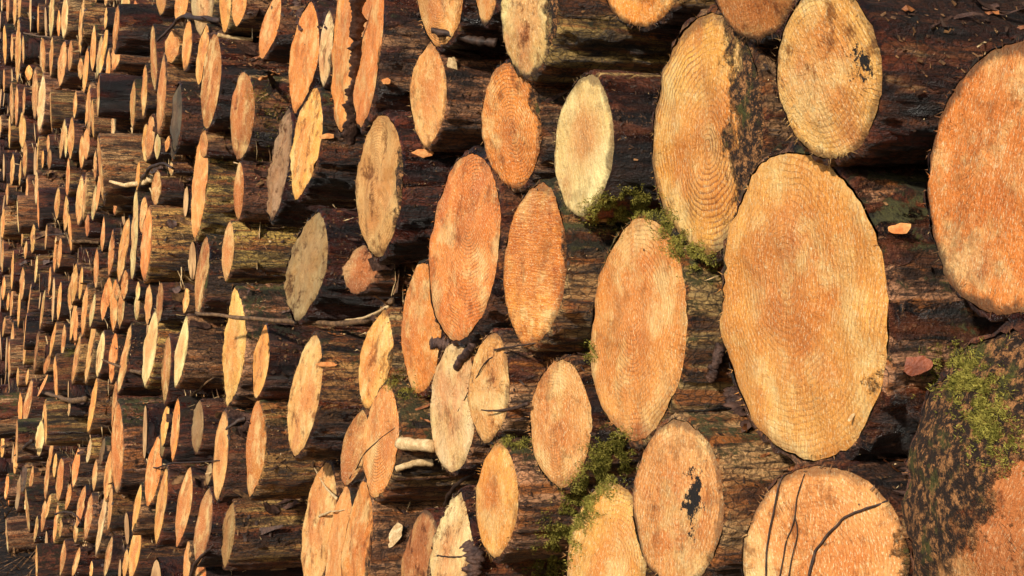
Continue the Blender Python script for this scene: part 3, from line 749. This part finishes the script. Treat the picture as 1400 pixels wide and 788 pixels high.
stick('splinter', 'short pale splinter lying crosswise on the thin pinkish log', 'splinter', [(437, 706), (452, 700), (472, 697)], 2.0, .6, M_STRAW, .006)
stick('twig', 'broken brown twig between two dark log gaps left of centre', 'twig', [(262, 541), (275, 530), (292, 516)], 2.6, 1.0, M_STICK)
stick('twig', 'brown twig slanting over three slender log ends at the left', 'twig', [(140, 492), (160, 500), (180, 507), (193, 510)], 1.2, 3.0, M_STICK)
stick('twig', 'long dark twig behind the orange oval at the lower left', 'twig', [(198, 631), (212, 640), (232, 634), (270, 632), (300, 630)], 1.2, .7, M_DTWIG)
stick('twig', 'dark broken twig poking up at the top left log row', 'twig', [(215, 56), (232, 40), (247, 24), (258, 22)], 1.5, 3.0, M_DTWIG)
stick('branch', 'dark flat branch bridging two log ends at the top left', 'branch', [(254, 22), (275, 25), (300, 28)], 4.2, 3.8, M_DTWIG)
stick('twig', 'pale stick stub running right from bright spindle log', 'twig', [(298, 48), (320, 52), (346, 55)], 3.0, 2.6, M_PALE)
stick('branch', 'pale peeled branch stub crossing slender logs on the left', 'branch', [(150, 249), (172, 253), (200, 249), (206, 244)], 1.8, 5.5, M_PALE)
stick('branch', 'black branch stub beside the pale peeled branch', 'branch', [(196, 243), (206, 230), (222, 224), (236, 230)], 3.0, 1.6, M_DTWIG)
stick('twig', 'dark twig lying across the far left logs at mid height', 'twig', [(66, 322), (90, 320), (104, 318)], 1.0, .6, M_DTWIG)
stick('branch', 'brown branch stub among the far left logs', 'branch', [(98, 331), (118, 330), (136, 333)], 3.5, 2.0, M_STICK)
stick('branch', 'black curved branch behind left logs in the upper corner', 'branch', [(28, 44), (44, 48), (60, 50), (96, 54)], 1.0, .9, M_STICK)
stick('branch', 'flat pale branch piece among logs at the lower left', 'branch', [(62, 538), (80, 543), (96, 548), (118, 546)], 2.2, 4.5, M_STICK)
stick('twig', 'dark splinter beside the black gap at the lower left', 'twig', [(20, 623), (32, 613), (44, 603)], 1.0, 3.0, M_DTWIG)
stick('twig', 'black forked twig over the lower left log ends', 'twig', [(76, 703), (92, 700), (104, 705), (110, 716)], 1.6, .6, M_DTWIG)
stick('twig', 'red brown twig pointing at the orange log near the top', 'twig', [(355, 109), (370, 104), (388, 98)], 2.4, 1.4, M_CHIP)
stick('twig', 'dark branch end between the two brown split logs lower left', 'twig', [(308, 588), (322, 578), (336, 572)], 1.5, 4.0, M_DTWIG)
stick('twig', 'charred crooked stick at the foot of the bottom left log ends', 'twig', [(262, 788), (268, 770), (282, 755), (292, 745)], 3.0, 1.4, M_DTWIG)
stick('stub', 'pale split branch stub lying between the two ringed logs below centre', 'branch', [(548, 606), (570, 609), (594, 610)], 9.0, 8.5, M_PALE, .0, True, None, .12)
stick('stub', 'narrow pale split stub just beneath the larger one', 'branch', [(542, 642), (565, 634), (592, 632)], 4.5, 5.5, M_PALE, .0, True, None, .2)
stick('splinter', 'dark bark splinter jutting left at the top of the tan oval log', 'splinter', [(590, 42), (620, 48), (650, 56), (680, 58)], 4.0, 7.0, M_DTWIG, .03, True, None, .5)
stick('splinter', 'thin dark splinter beneath the larger one near the top', 'splinter', [(603, 62), (630, 70), (655, 78)], 2.0, 4.0, M_DTWIG)
stick('twig', 'dark stump of bark over the top of the pale straw log', 'splinter', [(624, 503), (634, 488), (648, 470)], 6.0, 6.5, M_STRIP, .004, True, None, .4)

# ragged strips of bark
def strip(label, pxs, wpx, m=M_STRIP, off=0.012, rag=0.6, name='bark_strip', cat='bark', thick=0.004, same=False):
    P3 = lie(pxs, off, same)
    pts = smooth_path(P3, len(pxs) * 14)
    seed = U(0, 99); vs, fs = [], []
    nW = 6
    for i, p in enumerate(pts):
        tdir = (pts[min(i + 1, len(pts) - 1)] - pts[max(i - 1, 0)]).normalized()
        v = (p - CAM).normalized(); side = tdir.cross(v).normalized()
        d = (p - CAM).dot(Fw) / 2000
        w = wpx * d * min(1, 0.35 + 0.2 * min(i, len(pts) - 1 - i))
        l_ = w * (0.5 + rag * (0.8 * noise.noise(Vector((i * 0.23, seed, 0))) + 0.5 * noise.noise(Vector((i * 1.3, seed, 2))))); r_ = w * (0.5 + rag * (0.8 * noise.noise(Vector((i * 0.23, seed, 7))) + 0.5 * noise.noise(Vector((i * 1.7, seed, 5)))))
        for j in range(nW + 1):
            s_ = -l_ + (l_ + r_) * j / nW
            bulge = thick * (1.2 + 1.6 * noise.noise(Vector((i * .5, j * .7, seed)))) * (1 - (2 * j / nW - 1) ** 2)
            vs.append(p + side * s_ - v * bulge)
    n = len(pts); W = nW + 1
    for i in range(n - 1):
        for j in range(nW): fs.append((i * W + j, i * W + j + 1, (i + 1) * W + j + 1, (i + 1) * W + j))
    c = Vector(vs[0])
    o = link(name, mesh(name, [v - c for v in vs], fs), m); o.location = c
    sol = o.modifiers.new('thickness', 'SOLIDIFY'); sol.thickness = thick * 0.6
    tag(o, label, cat)
    return o
strip('long ragged dark bark strip hanging between two tall orange log ends', [(486, -10), (487, 30), (487, 70), (485, 110), (482, 150), (478, 198)], 17, same=True)
strip('black curled bark scrap hanging near the top of an orange log end', [(406, 2), (410, 20), (413, 42)], 11)
strip('dark bark scrap beside the pale log top near the top edge', [(440, 0), (446, 18), (447, 40)], 9)
strip('dark curled bark flake left of the pale straw log top', [(588, 468), (600, 470), (614, 472)], 12)
strip('grey peeling bark shard left of the largest log end', [(985, 470), (978, 500), (970, 522)], 12, M_STRIP)
strip('red brown bark flake under the left edge of the largest log', [(1000, 530), (1006, 560), (1020, 590)], 22)
strip('broken dark bark curl above the bottom dark stained log', [(640, 740), (648, 760), (645, 792)], 22)
strip('dark leaf shaped bark flake beside the lower left ragged log', [(312, 592), (328, 590), (342, 578)], 8)

def flake(label, px, py, lpx, wpx, ang, m, off=0.006, name='wood_chip', cat='wood chip'):
    p, nrm, _ = on_surface(px, py, off)
    d = (p - CAM).dot(Fw) / 2000
    v = (p - CAM).normalized(); x = v.cross(Up).normalized(); y = x.cross(v).normalized()
    X = x * math.cos(ang) + y * math.sin(ang); Y = y * math.cos(ang) - x * math.sin(ang)
    k = 22; ring = []; sd = U(0, 50)
    for i in range(k):
        a = 2 * math.pi * i / k; q = 1 + 0.45 * noise.noise(Vector((math.cos(a) * 1.5, math.sin(a) * 1.5, sd))) + 0.12 * noise.noise(Vector((math.cos(a) * 6, math.sin(a) * 6, sd)))
        ring.append((X * math.cos(a) * lpx / 2 + Y * math.sin(a) * wpx / 2) * d * q)
    th = wpx * d * 0.05
    vs = [-v * th * (1 + noise.noise(Vector((i, sd, 0)))) + q for i, q in enumerate(ring)] + [v * th + q * 0.9 for q in ring] + [-v * th * 2, v * th]
    fs = [(i, (i + 1) % k, 2 * k) for i in range(k)] + [(k + (i + 1) % k, k + i, 2 * k + 1) for i in range(k)] + [(i, k + i, k + (i + 1) % k, (i + 1) % k) for i in range(k)]
    o = link(name, mesh(name, vs, fs, False), m); o.location = p
    tag(o, label, cat)
flake('bright orange wood chip on dark bark right of the brownish log', 576, 212, 26, 14, 0.1, M_CHIP)
flake('glowing orange chip on dark bark right of the largest log', 1226, 310, 34, 14, 0.1, M_CHIP)
flake('rust red bark flake on dark wood right of the largest log', 1246, 500, 52, 30, 0.0, mat_simple('rust_bark', (0.13, 0.03, 0.012), (0.30, 0.08, 0.03), 25, 0.5, 0.003), name='bark_flake', cat='bark')
flake('pale yellow wood chip standing on fibrous log side at the bottom', 540, 733, 34, 15, 1.1, M_STRAW)
flake('tiny white wood chip stuck at the lower right of the largest log', 1169, 571, 14, 5, 1.0, M_STRAW)
flake('orange splintered chip beside the light orange log, upper left', 446, 186, 22, 8, 0.1, M_CHIP)
flake('small orange chip on the log side beside the tan rotten log', 447, 500, 26, 6, 0.0, M_CHIP)
0 and flake('rusty bark chip in the gap right of the pale straw log', 708, 296, 18, 26, 0.3, M_CHIP, cat='bark', name='bark_flake')
flake('square pale block of wood right of the tan oval log near the top', 617, 90, 14, 22, 0.2, M_PALE)
flake('small orange glowing chip left of the tan oval log near the top', 527, 110, 12, 10, 0.2, M_CHIP)

# moss cushions: many small blades on the surface they grow from
def moss(label, pxs, spread, count, L=0.007):
    vs, fs = [], []
    for _ in range(count):
        i = random.randrange(len(pxs) - 1); f = R()
        x = pxs[i][0] * (1 - f) + pxs[i + 1][0] * f + random.gauss(0, spread); y = pxs[i][1] * (1 - f) + pxs[i + 1][1] * f + random.gauss(0, spread)
        if noise.noise(Vector((x * 0.06, y * 0.06, 3))) < -0.12: continue
        d = ray(x, y).normalized()
        loc, nor, idx, dist = BVH.ray_cast(CAM, d)
        if loc is None: continue
        if nor.dot(d) > 0: nor = -nor
        for q in range(3):
            p = loc + Vector((U(-1, 1), U(-1, 1), U(-1, 1))) * 0.003
            dv = (nor * U(0.3, 1) + Vector((U(-1, 1), U(-1, 1), U(-.6, 1))) * 0.9).normalized()
            w = dv.cross(Vector((U(-1, 1), U(-1, 1), U(-1, 1)))).normalized() * U(.0005, .0012); l_ = L * U(.35, 1.0)
            b0 = len(vs); vs += [p - w, p + w, p + dv * l_]; fs.append((b0, b0 + 1, b0 + 2))
    o = link('moss', mesh('moss', vs, fs, False), M_MOSS); tag(o, label, 'moss', None, 'stuff')
moss('green moss streak running down between the bottom log ends', [(845, 605), (825, 640), (800, 680), (770, 730), (742, 790)], 14, 11000)
moss('green moss cushion under the pale cream log end', [(815, 292), (850, 285), (885, 280)], 11, 5000)
moss('moss on the bark below the bold ringed log end', [(905, 300), (935, 340), (965, 365)], 10, 2600)
moss('moss patch on top of the dark crumbling log in the corner', [(1290, 500), (1330, 520), (1345, 560), (1370, 620)], 18, 3600)
moss('thin moss by the small gap left of the rough tan log', [(690, 603), (720, 606)], 5, 500)
moss('moss tuft above the clean ringed log end', [(535, 520), (560, 535)], 8, 800)
moss('moss on the left edge of the tall tan log end', [(804, 470), (808, 490)], 5, 400)
moss('dark moss right of the bright orange log in the upper left', [(345, 130), (375, 140), (350, 250)], 10, 700)
moss('moss spot among the far left logs', [(18, 352), (30, 360)], 6, 300, .01)
moss('green moss spot among slender logs on the left', [(94, 480), (98, 486)], 5, 300, .01)

# ------------------------------------------------------------------ litter lying on the logs: flakes, needles, crumbs
def litter(name, label, m, count, lmin, lmax, wmin, wmax):
    vs, fs = [], []
    src = [q for q in infos if q[3] > 55]
    wts = [q[3] ** 1.3 for q in src]
    for _ in range(count):
        root, mw, r, hp = random.choices(src, wts)[0]
        a = U(-1.9, 1.9) + math.pi / 2; dpt = U(0.0, 0.45)
        o = mw @ Vector((math.cos(a) * r * 1.9, math.sin(a) * r * 1.9, -dpt)); tgt = mw @ Vector((0, 0, -dpt))
        d = (tgt - o).normalized()
        loc, nor, idx, dist = BVH.ray_cast(o, d)
        if loc is None: continue
        if nor.dot(d) > 0: nor = -nor
        if nor.y < -0.7 and R() < 0.93: continue
        p = loc + nor * 0.0015
        tx = nor.cross(Vector((U(-1, 1), U(-1, 1), U(-1, 1)))).normalized(); ty = nor.cross(tx)
        sc_ = 1.0 if hp < 130 else 0.5
        L, w = U(lmin, lmax) * sc_, U(wmin, wmax) * sc_
        lift = nor * U(0, L * 0.3)
        b0 = len(vs)
        vs += [p - tx * L * .5 - ty * w * .5, p - tx * L * .4 + ty * w * .6, p + tx * L * .5 + ty * w * .3 + lift, p + tx * L * .4 - ty * w * .5 + lift * .6]
        fs.append((b0, b0 + 1, b0 + 2, b0 + 3))
    o = link(name, mesh(name, vs, fs, False), m); tag(o, label, 'litter', None, 'stuff')
litter('bark_crumbs', 'brown bark crumbs scattered over the logs', M_LITTER, 24000, .004, .02, .002, .009)
litter('sawdust', 'pale sawdust flecks and shavings on the logs', M_STRAW, 7000, .003, .012, .0008, .003)
litter('needles', 'thin dry needles and straws caught on the logs', M_STRAW, 900, .02, .05, .0006, .0012)
litter('dark_crumbs', 'black bark crumbs scattered over the logs', M_DTWIG, 12000, .005, .03, .003, .012)
# bark slabs and splinters jammed between the slender logs further along
def jam(name, label, m, count, lmin, lmax, wmin, wmax, amax=0.45, src=None, vert=0):
    vs, fs = [], []
    src = src or [q for q in infos if q[3] < 135]
    for _ in range(count):
        root, mw, r, hp = random.choice(src)
        a = U(-1.4, 1.7) + math.pi / 2; dpt = U(0.05, amax)
        c = mw @ Vector((math.cos(a) * r * 1.0, math.sin(a) * r * 1.03, -dpt))
        nor = (c - mw @ Vector((0, 0, -dpt))).normalized()
        ax = (mw.to_3x3() @ Vector((U(-.5, .5), U(-.5, .5), 1))).normalized()
        if R() < 0.10: ax = Vector((U(-1, 1), U(-1, .4), U(-1, 1))).normalized()
        if vert: ax = Vector((U(-.22, .22), U(-.15, .15), 1)).normalized(); nor = Vector((-.1, -1, 0)).normalized()
        ty = nor.cross(ax).normalized(); L, w = U(lmin, lmax), U(wmin, wmax)
        b0 = len(vs); k = 4; cur = U(-.2, .5)
        for i in range(k + 1):
            f = i / k - .5; ww = w * (1 - abs(f) * U(.2, 1.3)); lift = nor * (0.004 + cur * L * f * f + U(0, .004))
            vs += [c + ax * L * f + ty * ww * U(.3, .6) + lift, c + ax * L * f - ty * ww * U(.3, .6) + lift * U(.5, 1.5)]
        for i in range(k): fs.append((b0 + 2 * i, b0 + 2 * i + 1, b0 + 2 * i + 3, b0 + 2 * i + 2))
    o = link(name, mesh(name, vs, fs, False), m); tag(o, label, 'litter', None, 'stuff')
jam('bark_slabs', 'brown slabs of bark peeling between the slender logs', M_LITTER, 3600, .03, .16, .010, .05)
jam('dark_bark_slabs', 'dark bark scraps wedged between the slender logs', M_STRIP, 2600, .04, .14, .012, .06)
jam('splinters', 'pale wood splinters stuck among the slender logs', M_PALE, 1300, .03, .16, .002, .010)
jam('slivers', 'thin upright slivers of split wood among the far log ends', M_PALE, 1100, .06, .24, .006, .03, .16, [q for q in infos if q[3] < 85], 1)
jam('dark_slivers', 'dark upright bark slivers among the far log ends', M_LITTER, 900, .06, .24, .006, .03, .16, [q for q in infos if q[3] < 85], 1)
NEAR = [q for q in infos if q[3] > 110]
M_RED = mat_simple('inner_bark', (0.10, 0.028, 0.010), (0.42, 0.15, 0.045), 45, 0.45, 0.002)
jam('peeling_bark', 'red brown shreds of inner bark peeling off the nearer logs', M_RED, 1500, .012, .06, .003, .012, .4, NEAR)
jam('shreds', 'dark shreds of bark lifting off the nearer logs', M_STRIP, 1500, .015, .07, .004, .014, .4, NEAR)
jam('wood_fibres', 'pale wood fibres lifting off the nearer logs', M_PALE, 900, .012, .05, .0008, .003, .4, NEAR)
# debris on the ground by the foot of the pile
vs, fs = [], []
for _ in range(5000):
    p = Vector((U(-16, -1), U(0.0, 1.6), 0)); p.z = 0.03 + 0.05 * R()
    dv = Vector((U(-1, 1), U(-1, 1), U(-.3, .5))).normalized(); w = dv.cross(Vector((0, 0.3, 1))).normalized() * U(.003, .012); L = U(.03, .2)
    b0 = len(vs); vs += [p - w, p + w, p + dv * L + w * .4, p + dv * L - w * .4]; fs.append((b0, b0 + 1, b0 + 2, b0 + 3))
tag(link('ground_litter', mesh('ground_litter', vs, fs, False), M_LITTER), 'twigs and bark bits on the ground below the pile', 'litter', None, 'stuff')

# ------------------------------------------------------------------ light, camera
sun_dir = Vector((0.50, -0.76, 0.44)).normalized()          # towards the sun
sd = bpy.data.lights.new('sun', 'SUN'); sd.energy = 5.0; sd.angle = math.radians(2.5); sd.color = (1.0, 0.93, 0.80)
so = bpy.data.objects.new('sun', sd); col.objects.link(so)
so.rotation_euler = sun_dir.to_track_quat('Z', 'Y').to_euler()
w = bpy.data.worlds.new('World'); scn.world = w; w.use_nodes = True
nt = w.node_tree; sky = nt.nodes.new('ShaderNodeTexSky'); sky.sky_type = 'NISHITA'; sky.sun_disc = False
sky.sun_elevation = math.asin(sun_dir.z); sky.sun_rotation = math.atan2(sun_dir.x, sun_dir.y)
bg = nt.nodes['Background']; nt.links.new(sky.outputs[0], bg.inputs[0]); bg.inputs[1].default_value = 0.14

cd = bpy.data.cameras.new('camera'); cam = bpy.data.objects.new('camera', cd); col.objects.link(cam)
cam.location = CAM
cam.rotation_euler = Matrix((Rt, Up, -Fw)).transposed().to_euler()
cd.sensor_width = 36; cd.lens = 36 * 2000 / 1400; cd.clip_start = 0.05; cd.clip_end = 2000
scn.camera = cam
scn.view_settings.view_transform = 'Standard'
